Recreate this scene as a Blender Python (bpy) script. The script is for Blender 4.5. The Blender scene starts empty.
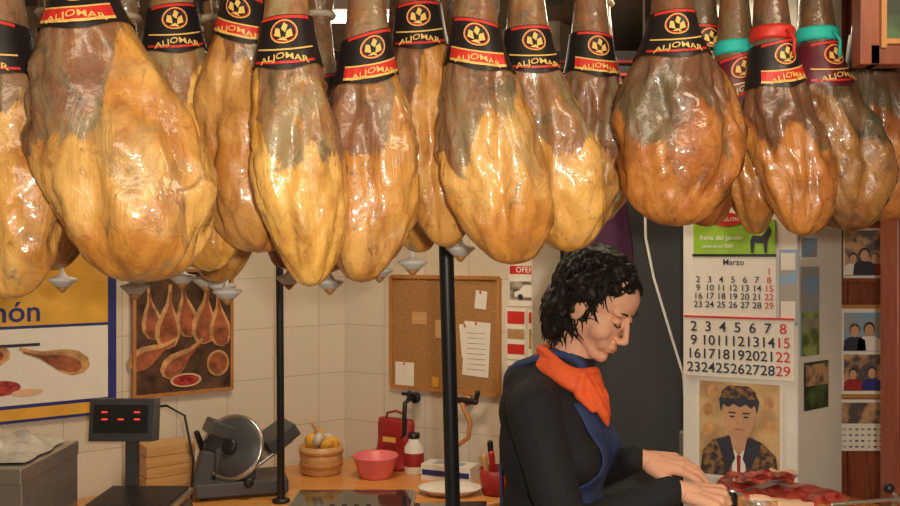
import bpy, bmesh, math, random
from mathutils import Vector, Matrix, Euler, noise
from mathutils.bvhtree import BVHTree
random.seed(7)
SC=bpy.context.scene
SC.view_settings.view_transform='Standard'
V=Vector
CZ=.845
# ---------------------------------------------------------------- materials
def nt(m): 
    m.use_nodes=True
    return m.node_tree.nodes, m.node_tree.links, m.node_tree.nodes['Principled BSDF']
def mat(name,col,rough=.5,metal=0,var=.12,scale=14,bump=0,bscale=60,coat=0,emit=0,sss=0,alpha=1,trans=0,col2=None,spec=.5):
    m=bpy.data.materials.new(name); N,L,P=nt(m)
    P.inputs['Roughness'].default_value=rough; P.inputs['Metallic'].default_value=metal
    P.inputs['Coat Weight'].default_value=coat; P.inputs['Specular IOR Level'].default_value=spec
    tc=N.new('ShaderNodeTexCoord'); n=N.new('ShaderNodeTexNoise'); n.inputs['Scale'].default_value=scale
    n.inputs['Detail'].default_value=5
    L.new(tc.outputs['Object'],n.inputs['Vector'])
    r=N.new('ShaderNodeValToRGB'); r.color_ramp.elements[0].position=.3; r.color_ramp.elements[1].position=.7
    if col2: r.color_ramp.elements[0].position=.42; r.color_ramp.elements[1].position=.58
    r.color_ramp.elements[0].color=(tuple(col2) if col2 else tuple(max(0,c*(1-var)) for c in col[:3]))+(1,)
    r.color_ramp.elements[1].color=tuple(min(1,c*(1+var)) for c in col[:3])+(1,)
    L.new(n.outputs['Fac'],r.inputs['Fac']); L.new(r.outputs['Color'],P.inputs['Base Color'])
    if emit:
        P.inputs['Emission Color'].default_value=tuple(col[:3])+(1,); P.inputs['Emission Strength'].default_value=emit
    if sss:
        P.inputs['Subsurface Weight'].default_value=sss; P.inputs['Subsurface Scale'].default_value=.01
        P.inputs['Subsurface Radius'].default_value=(1,.3,.15)
    if trans: P.inputs['Transmission Weight'].default_value=trans
    if bump:
        n2=N.new('ShaderNodeTexNoise'); n2.inputs['Scale'].default_value=bscale; n2.inputs['Detail'].default_value=4
        L.new(tc.outputs['Object'],n2.inputs['Vector'])
        b=N.new('ShaderNodeBump'); b.inputs['Strength'].default_value=bump; b.inputs['Distance'].default_value=.01
        L.new(n2.outputs['Fac'],b.inputs['Height']); L.new(b.outputs['Normal'],P.inputs['Normal'])
    return m
def tile_mat(name,col,grout,w=.15,h=.15):
    m=bpy.data.materials.new(name); N,L,P=nt(m)
    tc=N.new('ShaderNodeTexCoord'); s=N.new('ShaderNodeSeparateXYZ'); c=N.new('ShaderNodeCombineXYZ')
    L.new(tc.outputs['Object'],s.inputs[0]); L.new(s.outputs['X'],c.inputs['X']); L.new(s.outputs['Z'],c.inputs['Y'])
    b=N.new('ShaderNodeTexBrick'); b.offset=0; b.inputs['Scale'].default_value=1
    b.inputs['Brick Width'].default_value=w; b.inputs['Row Height'].default_value=h; b.inputs['Mortar Size'].default_value=.0022
    b.inputs['Mortar Smooth'].default_value=.2
    b.inputs['Color1'].default_value=col+(1,); b.inputs['Color2'].default_value=tuple(x*.95 for x in col)+(1,)
    b.inputs['Mortar'].default_value=grout+(1,)
    L.new(c.outputs[0],b.inputs['Vector']); L.new(b.outputs['Color'],P.inputs['Base Color'])
    bu=N.new('ShaderNodeBump'); bu.invert=True; bu.inputs['Strength'].default_value=.4; bu.inputs['Distance'].default_value=.003
    L.new(b.outputs['Fac'],bu.inputs['Height']); L.new(bu.outputs['Normal'],P.inputs['Normal'])
    P.inputs['Roughness'].default_value=.28
    return m
def wood_mat(name,c1,c2,axis=0,scale=6,rough=.4):
    m=bpy.data.materials.new(name); N,L,P=nt(m)
    tc=N.new('ShaderNodeTexCoord'); mp=N.new('ShaderNodeMapping')
    sc=[14,14,14]; sc[axis]=1.2; mp.inputs['Scale'].default_value=sc
    n=N.new('ShaderNodeTexNoise'); n.inputs['Scale'].default_value=scale; n.inputs['Detail'].default_value=6; n.inputs['Distortion'].default_value=.6
    L.new(tc.outputs['Object'],mp.inputs[0]); L.new(mp.outputs[0],n.inputs['Vector'])
    r=N.new('ShaderNodeValToRGB'); r.color_ramp.elements[0].position=.32; r.color_ramp.elements[1].position=.68
    r.color_ramp.elements[0].color=c1+(1,); r.color_ramp.elements[1].color=c2+(1,)
    L.new(n.outputs['Fac'],r.inputs['Fac']); L.new(r.outputs['Color'],P.inputs['Base Color']); P.inputs['Roughness'].default_value=rough
    return m
def ham_mat(name,fatA,fatB,blot,skA,skB,bias,mould=(.25,.22,.12)):
    m=bpy.data.materials.new(name); N,L,P=nt(m)
    tc=N.new('ShaderNodeTexCoord'); oi=N.new('ShaderNodeObjectInfo')
    add=N.new('ShaderNodeVectorMath'); add.operation='ADD'
    mul=N.new('ShaderNodeVectorMath'); mul.operation='SCALE'; mul.inputs[0].default_value=(7,3,5)
    L.new(oi.outputs['Random'],mul.inputs['Scale']); L.new(tc.outputs['Object'],add.inputs[0]); L.new(mul.outputs[0],add.inputs[1])
    st=N.new('ShaderNodeMapping'); st.inputs['Scale'].default_value=(1,1,.4); L.new(add.outputs[0],st.inputs[0])
    def ns(scale,det=5,dist=0,rough=.55,streak=False):
        n=N.new('ShaderNodeTexNoise'); n.inputs['Scale'].default_value=scale; n.inputs['Detail'].default_value=det
        n.inputs['Distortion'].default_value=dist; n.inputs['Roughness'].default_value=rough
        L.new(st.outputs[0] if streak else add.outputs[0],n.inputs['Vector']); return n.outputs['Fac']
    def ramp(f,a,b,ca,cb):
        r=N.new('ShaderNodeValToRGB'); r.color_ramp.elements[0].position=a; r.color_ramp.elements[1].position=b
        r.color_ramp.elements[0].color=tuple(ca)+(1,); r.color_ramp.elements[1].color=tuple(cb)+(1,)
        L.new(f,r.inputs['Fac']); return r.outputs['Color']
    def mix(f,a,b):
        x=N.new('ShaderNodeMix'); x.data_type='RGBA'; L.new(f,x.inputs[0]); L.new(a,x.inputs[6]); L.new(b,x.inputs[7]); return x.outputs[2]
    def rgb(c):
        q=N.new('ShaderNodeRGB'); q.outputs[0].default_value=tuple(c)+(1,); return q.outputs[0]
    g=lambda v:(v,v,v)
    fat=ramp(ns(7,6,.6),.4,.6,fatB,fatA)
    fat=mix(ramp(ns(10,8,1.5,.65,True),.5,.64,g(0),g(.75)),fat,rgb(blot))
    fat=mix(ramp(ns(30,8,1.0,.7),.56,.68,g(0),g(.6)),fat,rgb([c*.5 for c in blot]))
    fat=mix(ramp(ns(6,8,1.2,.7),.54,.66,g(0),g(.6)),fat,rgb(mould))
    sk=ramp(ns(22,8,.7,.7),.36,.62,skA,skB)
    sk=mix(ramp(ns(9,7,.8,.65,True),.49,.58,g(0),g(.85)),sk,rgb(mould))
    sk=mix(ramp(ns(12,8,.8,.7),.55,.61,g(0),g(.7)),sk,rgb([c*.38 for c in mould]))
    sk=mix(ramp(ns(14,8,.8,.7),.56,.64,g(0),g(.6)),sk,rgb([c*.8 for c in fatB]))
    at=N.new('ShaderNodeAttribute'); at.attribute_name='skin'
    ma=N.new('ShaderNodeMath'); ma.operation='MULTIPLY_ADD'; L.new(ns(8,9,1.3,.66,True),ma.inputs[0]); ma.inputs[1].default_value=1.5; L.new(at.outputs['Fac'],ma.inputs[2])
    f=ramp(ma.outputs[0],.95-bias,1.45-bias,g(0),g(1))
    hs=N.new('ShaderNodeHueSaturation'); L.new(mix(f,fat,sk),hs.inputs['Color'])
    r1=N.new('ShaderNodeMapRange'); r1.inputs['To Min'].default_value=.78; r1.inputs['To Max'].default_value=1.12; L.new(oi.outputs['Random'],r1.inputs['Value']); L.new(r1.outputs[0],hs.inputs['Value'])
    r2=N.new('ShaderNodeMapRange'); r2.inputs['To Min'].default_value=.487; r2.inputs['To Max'].default_value=.503; L.new(oi.outputs['Random'],r2.inputs['Value']); L.new(r2.outputs[0],hs.inputs['Hue'])
    L.new(hs.outputs[0],P.inputs['Base Color'])
    L.new(ramp(ns(22,4),.3,.7,g(.2),g(.5)),P.inputs['Roughness'])
    L.new(ramp(ns(9,5),.38,.6,g(.25),g(.95)),P.inputs['Coat Weight']); P.inputs['Coat Roughness'].default_value=.14
    b=N.new('ShaderNodeBump'); b.inputs['Strength'].default_value=.7; b.inputs['Distance'].default_value=.012
    L.new(ns(17,7,1.0,.55,True),b.inputs['Height'])
    b2=N.new('ShaderNodeBump'); b2.inputs['Strength'].default_value=.3; b2.inputs['Distance'].default_value=.004
    L.new(ns(70,6,.5,.6),b2.inputs['Height']); L.new(b.outputs['Normal'],b2.inputs['Normal'])
    b3=N.new('ShaderNodeBump'); b3.inputs['Strength'].default_value=.5; b3.inputs['Distance'].default_value=.01
    L.new(ns(22,3,.6,.5),b3.inputs['Height'])
    L.new(b2.outputs['Normal'],P.inputs['Normal']); L.new(b3.outputs['Normal'],P.inputs['Coat Normal'])
    return m
M={}
M['gold']=ham_mat('ham_fat_gold',(.84,.5,.13),(.66,.31,.05),(.43,.17,.03),(.36,.17,.06),(.25,.12,.06),.0,(.34,.26,.13))
M['amber']=ham_mat('ham_fat_amber',(.62,.27,.055),(.40,.13,.022),(.15,.05,.013),(.24,.10,.04),(.15,.08,.04),.03,(.17,.13,.06))
M['dark']=ham_mat('ham_dark',(.38,.18,.045),(.2,.08,.022),(.05,.025,.015),(.09,.05,.025),(.17,.09,.04),.08,(.05,.05,.03))
M['hoof']=mat('hoof',(.03,.025,.02),.5)
M['lab']=mat('label_black',(.016,.011,.011),.4)
M['mar']=mat('label_maroon',(.11,.01,.02),.4)
M['red']=mat('red_print',(.62,.03,.02),.45)
M['gprint']=mat('gold_print',(.8,.5,.13),.4)
M['rope']=mat('rope',(.6,.5,.35),.9,bump=.5)
M['teal']=mat('teal_cord',(.02,.5,.42),.7)
M['green']=mat('green_print',(.3,.55,.04),.6)
M['white']=mat('white_paint',(.8,.76,.7),.5,var=.03)
M['paper']=mat('paper',(.85,.8,.71),.7,var=.03)
M['steel']=mat('steel',(.62,.6,.57),.28,metal=.9,var=.08)
M['plastic_g']=mat('grey_plastic',(.07,.07,.075),.4)
M['black']=mat('black_metal',(.012,.012,.013),.4)
M['fridge']=mat('dark_grey_enamel',(.05,.053,.058),.35,var=.15,scale=4)
M['skin']=mat('woman_skin',(.85,.45,.30),.58,var=.06,scale=22,sss=.12,bump=.08,bscale=150,spec=.35)
M['hair']=mat('black_hair',(.012,.007,.005),.55,var=.4,scale=60,spec=.35)
M['sweater']=mat('black_knit',(.012,.011,.015),.85,bump=.7,bscale=20)
M['apron']=mat('blue_cloth',(.03,.05,.15),.8,bump=.5,bscale=26)
M['scarf']=mat('orange_cloth',(.95,.13,.03),.75,bump=.5,bscale=40)
M['lips']=mat('lips',(.62,.22,.16),.45)
M['ink']=mat('ink',(.03,.03,.05),.6)
M['blue']=mat('dark_blue_print',(.02,.03,.2),.5)
M['yellow']=mat('yellow_print',(.8,.42,.05),.5)
M['cork']=mat('cork',(.42,.21,.075),.9,var=.3,scale=160,bump=.4,bscale=200)
M['woodL']=wood_mat('light_wood',(.55,.29,.10),(.68,.4,.17),0)
M['counter']=wood_mat('counter_wood',(.58,.24,.055),(.76,.36,.10),0,4,.3)
M['frame']=wood_mat('frame_wood',(.42,.17,.05),(.58,.26,.08),2)
M['redwood']=wood_mat('red_wood',(.17,.035,.014),(.3,.07,.025),2)
M['pink']=mat('pink_plastic',(.85,.2,.22),.35)
M['redbag']=mat('red_bag',(.35,.02,.02),.5)
M['photo_d']=mat('photo_dark',(.1,.05,.03),.4,var=.7,scale=18)
M['photo_b']=mat('photo_blue',(.2,.36,.55),.4,scale=14,col2=(.4,.36,.3))
M['photo_g']=mat('photo_grey',(.42,.37,.3),.4,scale=22,col2=(.12,.09,.07))
M['photo_w']=mat('photo_warm',(.5,.3,.16),.4,scale=26,col2=(.1,.07,.08))
M['photo_gr']=mat('photo_green',(.06,.12,.04),.4,scale=12,col2=(.02,.03,.015))
M['photo_gl']=mat('photo_field',(.3,.38,.12),.4,scale=16,col2=(.1,.16,.05))
M['sepia']=mat('sepia_print',(.62,.42,.2),.5,scale=9,col2=(.45,.26,.12))
M['meat']=mat('red_meat',(.5,.07,.045),.35,scale=40,col2=(.26,.015,.015),coat=.3)
M['fatw']=mat('white_fat',(.8,.5,.33),.35)
M['hamprint']=mat('ham_print',(.35,.1,.04),.5,var=.5,scale=30)
M['hamprint2']=mat('ham_print_fat',(.6,.32,.13),.5,var=.4,scale=30)
M['glassdark']=mat('dark_glass',(.02,.03,.03),.08,coat=.6)
M['led']=mat('red_led',(1,.04,.02),.4,emit=2)
M['tube']=mat('lamp_tube',(1,.93,.8),.4,emit=9)
M['ceil']=mat('ceiling_paint',(.2,.17,.14),.8)
M['upper']=mat('upper_wall_paint',(.45,.37,.27),.8)
M['floor']=tile_mat('floor_tiles',(.35,.22,.14),(.15,.1,.07),.3,.3)
M['tile']=tile_mat('white_tiles',(.78,.69,.56),(.58,.50,.39),.2,.2)
M['shirt']=mat('brown_shirt_print',(.26,.13,.05),.6,scale=60,col2=(.04,.025,.03))
M['skinprint']=mat('skin_print',(.62,.34,.19),.6,var=.15)
M['cord']=mat('white_cord',(.8,.78,.74),.5)
M['bagclear']=mat('cloudy_plastic',(.62,.58,.52),.2,bump=.8,bscale=25,coat=.5)
M['trouser']=mat('dark_trousers',(.02,.02,.03),.85)
M['purple']=mat('purple_cloth',(.06,.012,.05),.8)
# ---------------------------------------------------------------- builder
_tc={}
def text_geo(s):
    if s in _tc: return _tc[s]
    cu=bpy.data.curves.new('t','FONT'); cu.body=s; cu.size=1; cu.align_x='CENTER'; cu.align_y='CENTER'; cu.offset=.012; cu.resolution_u=3
    o=bpy.data.objects.new('t',cu); SC.collection.objects.link(o)
    dg=bpy.context.evaluated_depsgraph_get(); me=bpy.data.meshes.new_from_object(o.evaluated_get(dg))
    r=([v.co.copy() for v in me.vertices],[list(p.vertices) for p in me.polygons])
    bpy.data.objects.remove(o); bpy.data.meshes.remove(me); bpy.data.curves.remove(cu)
    _tc[s]=r; return r
class B:
    def __init__(s): s.v=[];s.f=[];s.m=[];s.sm=[];s.mats=[];s.at={}
    def mi(s,k):
        if k not in s.mats: s.mats.append(k)
        return s.mats.index(k)
    def add(s,vs,fs,k,smooth=False,X=None):
        n=len(s.v); i=s.mi(k)
        for p in vs:
            p=V(p); s.v.append(X@p if X else p)
        for f in fs: s.f.append([a+n for a in f]); s.m.append(i); s.sm.append(smooth)
        return n
    def box(s,c,d,k,rot=None,X=None):
        c=V(c);R=Euler(rot).to_matrix() if rot else Matrix.Identity(3)
        vs=[c+R@V((a*d[0]/2,b*d[1]/2,e*d[2]/2)) for a in(-1,1) for b in(-1,1) for e in(-1,1)]
        s.add(vs,[(0,1,3,2),(4,6,7,5),(0,4,5,1),(2,3,7,6),(0,2,6,4),(1,5,7,3)],k,False,X)
    def loft(s,rings,k,smooth=True,caps=True,X=None):
        n=len(rings[0]); vs=[p for r in rings for p in r]; fs=[]
        for i in range(len(rings)-1):
            for j in range(n):
                a=i*n+j;b=i*n+(j+1)%n; fs.append((a,b,b+n,a+n))
        if caps: fs.append(tuple(range(n))[::-1]); fs.append(tuple(range((len(rings)-1)*n,len(rings)*n)))
        s.add(vs,fs,k,smooth,X)
    def lathe(s,prof,c,k,seg=28,X=None,sq=1,smooth=True):
        c=V(c); rings=[[c+V((r*math.cos(2*math.pi*j/seg),sq*r*math.sin(2*math.pi*j/seg),z)) for j in range(seg)] for r,z in prof]
        s.loft(rings,k,smooth,True,X)
    def ell(s,c,r,k,R=None,seg=20,rg=12):
        c=V(c); rings=[]
        for i in range(rg+1):
            t=math.pi*min(max(i/rg,.004),.996)
            rings.append([c+(R or Matrix.Identity(3))@V((r[0]*math.sin(t)*math.cos(2*math.pi*j/seg),r[1]*math.sin(t)*math.sin(2*math.pi*j/seg),-r[2]*math.cos(t))) for j in range(seg)])
        s.loft(rings,k)
    def cap(s,p0,p1,r0,r1,k='skin',seg=14):
        p0=V(p0);p1=V(p1);d=(p1-p0)
        if d.length<1e-6: d=V((0,0,1e-5))
        d=d.normalized(); a=d.orthogonal().normalized(); b=d.cross(a); rings=[]
        for i in range(5):
            t=(i+.05)/5*math.pi/2; rings.append((p0-d*r0*math.cos(t),r0*math.sin(t)))
        rings+= [(p0,r0),(p1,r1)]
        for i in range(5):
            t=(4.95-i)/5*math.pi/2; rings.append((p1+d*r1*math.cos(t),r1*math.sin(t)))
        s.loft([[c+a*r*math.cos(2*math.pi*j/seg)+b*r*math.sin(2*math.pi*j/seg) for j in range(seg)] for c,r in rings],k)
    def chain(s,pts,rs,k='skin'):
        for i in range(len(pts)-1): s.cap(pts[i],pts[i+1],rs[i],rs[i+1],k)
    def tube(s,pts,r,k,seg=8,X=None):
        pts=[V(p) for p in pts]; n=len(pts); rs=r if isinstance(r,(list,tuple)) else [r]*n
        t=(pts[1]-pts[0]).normalized(); a=t.orthogonal().normalized(); rings=[]
        for i in range(n):
            t=(pts[min(i+1,n-1)]-pts[max(i-1,0)]).normalized(); a=(a-t*a.dot(t)).normalized(); b=t.cross(a)
            rings.append([pts[i]+(a*math.cos(2*math.pi*j/seg)+b*math.sin(2*math.pi*j/seg))*rs[i] for j in range(seg)])
        s.loft(rings,k,True,True,X)
    def flat(s,poly,k,off=.001,X=None):
        vs=[V((p[0],-off,p[1])) for p in poly]; s.add(vs,[tuple(range(len(vs)))],k,False,X)
    def rect(s,x0,z0,x1,z1,k,off=.001,X=None): s.flat([(x0,z0),(x1,z0),(x1,z1),(x0,z1)],k,off,X)
    def text(s,t,size,x,z,k,off=.002,X=None,fx=1):
        vs,fs=text_geo(t); s.add([V((x+p.x*size*fx,-off,z+p.y*size)) for p in vs],fs,k,False,X)
    def done(s,name,loc=(0,0,0),rz=0,bevel=0,mw=None,remesh=0,smooth=0,sub=0):
        me=bpy.data.meshes.new(name); me.from_pydata([tuple(v) for v in s.v],[],s.f)
        for k in s.mats: me.materials.append(M[k])
        me.polygons.foreach_set('material_index',s.m); me.polygons.foreach_set('use_smooth',s.sm); me.update()
        for an,vals in s.at.items():
            a=me.attributes.new(an,'FLOAT','POINT')
            a.data.foreach_set('value',vals+[0]*(len(s.v)-len(vals)))
        o=bpy.data.objects.new(name,me); SC.collection.objects.link(o)
        if mw is not None: o.matrix_world=mw
        else: o.location=loc; o.rotation_euler=(0,0,rz)
        if remesh:
            r=o.modifiers.new('r','REMESH'); r.mode='VOXEL'; r.voxel_size=remesh; r.use_smooth_shade=True
            if smooth:
                c=o.modifiers.new('s','SMOOTH'); c.iterations=smooth; c.factor=.5
        if bevel:
            b=o.modifiers.new('b','BEVEL'); b.width=bevel; b.segments=2; b.limit_method='ANGLE'; b.angle_limit=math.radians(50)
        return o
def kid(o,p):
    o.parent=p; bpy.context.view_layer.update(); o.matrix_parent_inverse=p.matrix_world.inverted()
def ell2(cx,cz,rx,rz,n=28,rot=0):
    return [(cx+rx*math.cos(t)*math.cos(rot)-rz*math.sin(t)*math.sin(rot), cz+rx*math.cos(t)*math.sin(rot)+rz*math.sin(t)*math.cos(rot)) for t in [2*math.pi*i/n for i in range(n)]]
HAM2=[(-.03,1),(.03,1),(.035,.85),(.06,.7),(.14,.55),(.22,.38),(.24,.22),(.18,.06),(.04,0),(-.1,.04),(-.2,.18),(-.2,.36),(-.12,.56),(-.05,.7),(-.03,.85)]
def ham2(cx,cz,h,rot=0,sx=1):
    return [(cx+(x*sx*math.cos(rot)-(z-.4)*math.sin(rot))*h, cz+(x*sx*math.sin(rot)+(z-.4)*math.cos(rot))*h) for x,z in HAM2]
def wallM(o,d):
    d=V((d[0],d[1],0)).normalized(); n=V((-d.y,d.x,0))
    return Matrix(((d.x,n.x,0,o[0]),(d.y,n.y,0,o[1]),(0,0,1,0),(0,0,0,1)))
WL=wallM((-1.5,3.0),(.797,.603)); W2=wallM((-.443,3.8),(.846,-.5)); W3=wallM((.712,2.75),(.293,-.15)); W4=wallM((1.005,2.6),(.193,.15))
T=Matrix.Translation
# ---------------------------------------------------------------- room
b=B(); b.box((0,0,-.05),(6,7,.1),'floor'); b.done('floor',(0,1.2,0))
b=B(); b.box((0,0,.05),(6,7,.1),'ceil'); b.done('ceiling',(0,1.2,2.55))
def wall(name,mw,s0,s1,k='tile',zs=2.1):
    b=B(); b.box(((s0+s1)/2,.05,zs/2),(s1-s0,.1,zs),k); b.box(((s0+s1)/2,.05,(zs+2.55)/2),(s1-s0,.1,2.55-zs),'upper'); return b.done(name,mw=mw)
wall('wall_left_back',WL,-1.3,1.326)
wall('wall_back',W2,0,.983)
wall('wall_return',wallM((.403,3.3),(0,1)),.0,.5)
wall('wall_rear',wallM((.35,3.78),(1,0)),0,1.9,'upper')
wall('wall_left',wallM((-2.53,-1.8),(0,1)),0,4.05,'upper')
wall('wall_right',wallM((2.2,3.9),(0,-1)),0,5.7,'upper')
wall('wall_front',wallM((2.3,-1.8),(-1,0)),0,4.9,'upper')
b=B(); b.box((.55,.04,1.275),(1.1,.08,2.55),'redwood')
for i in range(7): b.box((.08+i*.16,-.006,1.275),(.012,.012,2.5),'redwood')
b.done('wall_wood_panel',(1.17,2.82,0))
b=B(); P=[(.712,2.75),(1.005,2.6),(1.198,2.75),(1.1,2.99),(.86,2.99)]
b.loft([[V((x,y,z)) for x,y in P] for z in (0,2.55)],'white',False); b.done('pillar',bevel=.004)
b=B(); b.box((0,0,1.275),(.09,.09,2.55),'redwood'); b.box((0,0,2.0),(.1,.1,.03),'redwood'); b.done('wooden_post',(1.165,2.3,0),bevel=.004)
for i,y in enumerate((2.5,2.68,2.86,3.04)):
    b=B(); b.box((0,0,0),(3.0 if y<2.7 else 1.3,.03,.035),'black'); b.box((0,-.017,-.012),(3.0 if y<2.7 else 1.3,.006,.008),'redbag')
    for x in (-.5,.5): b.box((x,0,.13),(.02,.02,.24),'black')
    b.done('ceiling_rail',(-.3,y,2.24))
for x in (-1.3,-.5,.3,1.1):
    b=B(); b.box((0,0,0),(.1,4.4,.08),'black'); b.done('ceiling_beam',(x,.6,2.51))
b=B(); b.box((0,0,0),(.7,.14,.04),'white'); b.cap((-.3,0,-.03),(.3,0,-.03),.014,.014,'tube'); b.box((-.33,0,-.03),(.02,.05,.04),'white'); b.box((.33,0,-.03),(.02,.05,.04),'white'); b.cap((0,0,0),(0,0,.08),.01,.01,'white')
b.done('fluorescent_lamp',(-.2,2.78,2.455))
# ---------------------------------------------------------------- counter
b=B(); CP=[(-1.6,1.9),(-.4,2.9),(.29,2.75),(.29,3.3),(-.443,3.775),(-2.2,2.45)]
b.loft([[V((x,y,z)) for x,y in CP] for z in (CZ-.04,CZ)],'counter',False)
cc=V((-.7,3.0)); CI=[tuple(V(p)+(cc-V(p))*.06) for p in CP]
b.loft([[V((x,y,z)) for x,y in CI] for z in (0,CZ-.04)],'white',False); b.done('back_counter',bevel=.003)
b=B(); b.box((0,0,.93),(1.0,.62,.04),'counter'); b.box((0,0,.455),(.94,.56,.91),'redwood'); b.box((0,-.29,.5),(.8,.02,.6),'redwood')
b.done('service_counter',(1.0,1.93,0),bevel=.004)
# ---------------------------------------------------------------- hams
def cr(K,x):
    if x<=K[0][0]: return K[0][1]
    for i in range(len(K)-1):
        x0,y0=K[i];x1,y1=K[i+1]
        if x<=x1:
            def sl(j):
                if j<=0 or j>=len(K)-1: return (K[min(j+1,len(K)-1)][1]-K[max(j-1,0)][1])/max(1e-6,(K[min(j+1,len(K)-1)][0]-K[max(j-1,0)][0]))
                return (K[j+1][1]-K[j-1][1])/(K[j+1][0]-K[j-1][0])
            h=x1-x0;t=(x-x0)/h
            return max(0,y0*(1+2*t)*(1-t)**2+sl(i)*h*t*(1-t)**2+y1*t*t*(3-2*t)+sl(i+1)*h*t*t*(t-1))
    return K[-1][1]
def sst(a,b,x):
    t=min(1,max(0,(x-a)/(b-a))); return t*t*(3-2*t)
def ham(x,y,zb,w,xn,zl,tone='gold',lab='lab',seed=0,dep=.8,lyaw=0,rail=2.4,name='cured_ham',cord=None):
    rnd=random.Random(seed*13+5); L=zl-zb; W=w/2; rn=min(.041,W*.75); H=L+.27; b=B()
    tp=rnd.uniform(0,1); fu=rnd.uniform(-.08,.07)
    g=lambda q: rn+(W-rn)*q
    lo=lambda a,c:(a+(c-a)*tp)*W
    K=[(0,0),(.012*L,lo(.3,.18)),(.05*L,lo(.55,.36)),(.12*L,lo(.77,.57)),(.22*L,lo(.93,.79)),(.34*L,lo(1.0,.95)),(.47*L,g(1.0)),(.6*L,g(.93+fu)),(.72*L,g(.76+fu)),(.83*L,g(.52+fu)),(.92*L,g(.27)),(L,g(.08)),(L+.05,rn*.88),(L+.12,.029),(L+.17,.025),(L+.2,.031),(L+.24,.03),(L+.262,.022),(L+.27,.0)]
    th0=rnd.uniform(-.8,.8); th1=th0+rnd.choice((-1,1))*rnd.uniform(.7,1.2); ph=rnd.uniform(0,6); thv=rnd.uniform(-1.8,1.8); tip=rnd.uniform(-.38,.38)*W*(.5+tp)
    am=rnd.uniform(.8,1.35)
    def ctr(z):
        h=z/L; c=(xn-x)*sst(.15,1.05,h)
        if h>1: c=(xn-x)*(1+.25*(h-1))
        return c+tip*(1-sst(0,.45,h))
    def S(z,th,off=0,nz=True):
        h=z/L; r=cr(K,z); body=1-sst(.72,.97,h)
        ry=r*(dep*body+(1-body)*.95)
        k=1
        if nz:
            k+=body*(.07*am*math.cos(2*th+ph)-.2*math.exp(-((th-th0-.9*(h-.4))/.15)**2)*sst(.0,.15,h)-.12*math.exp(-((th-th1+.6*(h-.5))/.13)**2)*sst(.1,.3,h)+.05*math.cos(3*th-ph+h*4))
            q=V((math.sin(th)*2.2,math.cos(th)*2.2,h*4))
            k+=am*(body*.2*noise.noise(q*.9+V((seed*3.1,0,0)))+.08*body*(1-2.5*abs(noise.noise(q*1.5+V((2,seed*1.7,0))))))+.05*noise.noise(q*3.0+V((0,seed*2.3,0)))*(1-sst(1.0,1.2,h)*.5)*(body+.3)
        return V((ctr(z)+(r*k+off)*math.sin(th),-(ry*k+off)*math.cos(th),z))
    N=72;n=56; rings=[];sk=[]
    for i in range(N+1):
        z=H*(i/N)**1.25; rings.append([])
        for j in range(n):
            th=2*math.pi*j/n; th=th if th<math.pi else th-2*math.pi
            rings[-1].append(S(z,th)); h=z/L
            v=.95*sst(.58,1.08,h+.24*math.cos(th-thv)+.08*math.cos(3*th+ph)); sk.append(v)
    b.at['skin']=sk
    b.loft(rings,tone)
    b.mi('hoof')
    for fi,f in enumerate(b.f):
        if min(b.v[a].z for a in f)>L+.205: b.m[fi]=b.mi('hoof')
    if lab:
        til=rnd.uniform(-.3,.3)
        z0,z1=L-.042,L+.034; A=2.3
        rr=cr(K,L)*1.08
        def G(a,zz,off): return S(zz+til*rr*math.sin(a),lyaw+a,off)
        nn=22; mm=5; vs=[];fs=[]
        for i in range(mm+1):
            for j in range(nn+1):
                a=-A+2*A*j/nn; dip=.012*math.cos(a*1.4)**2 if abs(a)<1.1 else 0
                zz=z0-dip+(z1-z0+dip)*i/mm; vs.append(G(a,zz,.0034))
        for i in range(mm):
            for j in range(nn):
                q=i*(nn+1)+j; fs.append((q,q+1,q+nn+2,q+nn+1))
        b.add(vs,fs,lab,True)
        def patch(poly,k,off): b.add([G(px/rr,L+pz,off) for px,pz in poly],[tuple(range(len(poly)))],k)
        redstrip=seed%2==0
        for j in range(18):
            a0=-.045+.09*j/18;a1=-.045+.09*(j+1)/18
            s0,s1=.007*math.cos(a0*34),.007*math.cos(a1*34)
            patch([(a0,-.038-s0),(a1,-.038-s1),(a1,-.034-s1),(a0,-.034-s0)],'red' if not redstrip else 'gprint',.0048)
            patch([(a0,-.017-s0),(a1,-.017-s1),(a1,-.0145-s1),(a0,-.0145-s0)],'gprint',.0048)
            patch([(a0,.027),(a1,.027),(a1,.032),(a0,.032)],'red',.0048)
            if redstrip: patch([(a0,-.034-s0),(a1,-.034-s1),(a1,-.017-s1),(a0,-.017-s0)],'red',.0048)
        for ringr,k,of in ((.0215,'gprint',.0054),(.0195,'red',.0060),(.0175,lab,.0066)):
            for j in range(20):
                t0=2*math.pi*j/20;t1=2*math.pi*(j+1)/20
                patch([(0,.006),(ringr*math.cos(t0),.006+ringr*.9*math.sin(t0)),(ringr*math.cos(t1),.006+ringr*.9*math.sin(t1))],k,of)
        for lv in ([(-.014,.0),(-.004,-.004),(-.006,.010),(-.012,.012)],[(.002,-.006),(.013,-.002),(.011,.010),(.004,.006)],[(-.004,.010),(.002,.004),(.006,.015),(.0,.02)],[(-.009,-.007),(.006,-.010),(.0,-.003)]): patch(lv,'gprint',.0074)
        tv,tf=text_geo('ALJOMAR')
        b.add([G(p.x*.0145/rr,L-.0335+.008*(1-abs(p.x)*.42)-.004+p.y*.0135-.003,.0078) for p in tv],tf,'gprint')
    zt=L+.2; cx=ctr(zt)
    b.lathe([(.034,zt-.028),(.038,zt-.022),(.034,zt-.016)],(cx,0,0),cord or 'rope',16)
    b.tube([(cx,-.034,zt-.022),(cx-.01,-.03,zt+.05),(cx,0,rail-zb-.012),(cx+.008,.03,zt+.05),(cx,.034,zt-.022)],.003,'rope',6)
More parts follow.
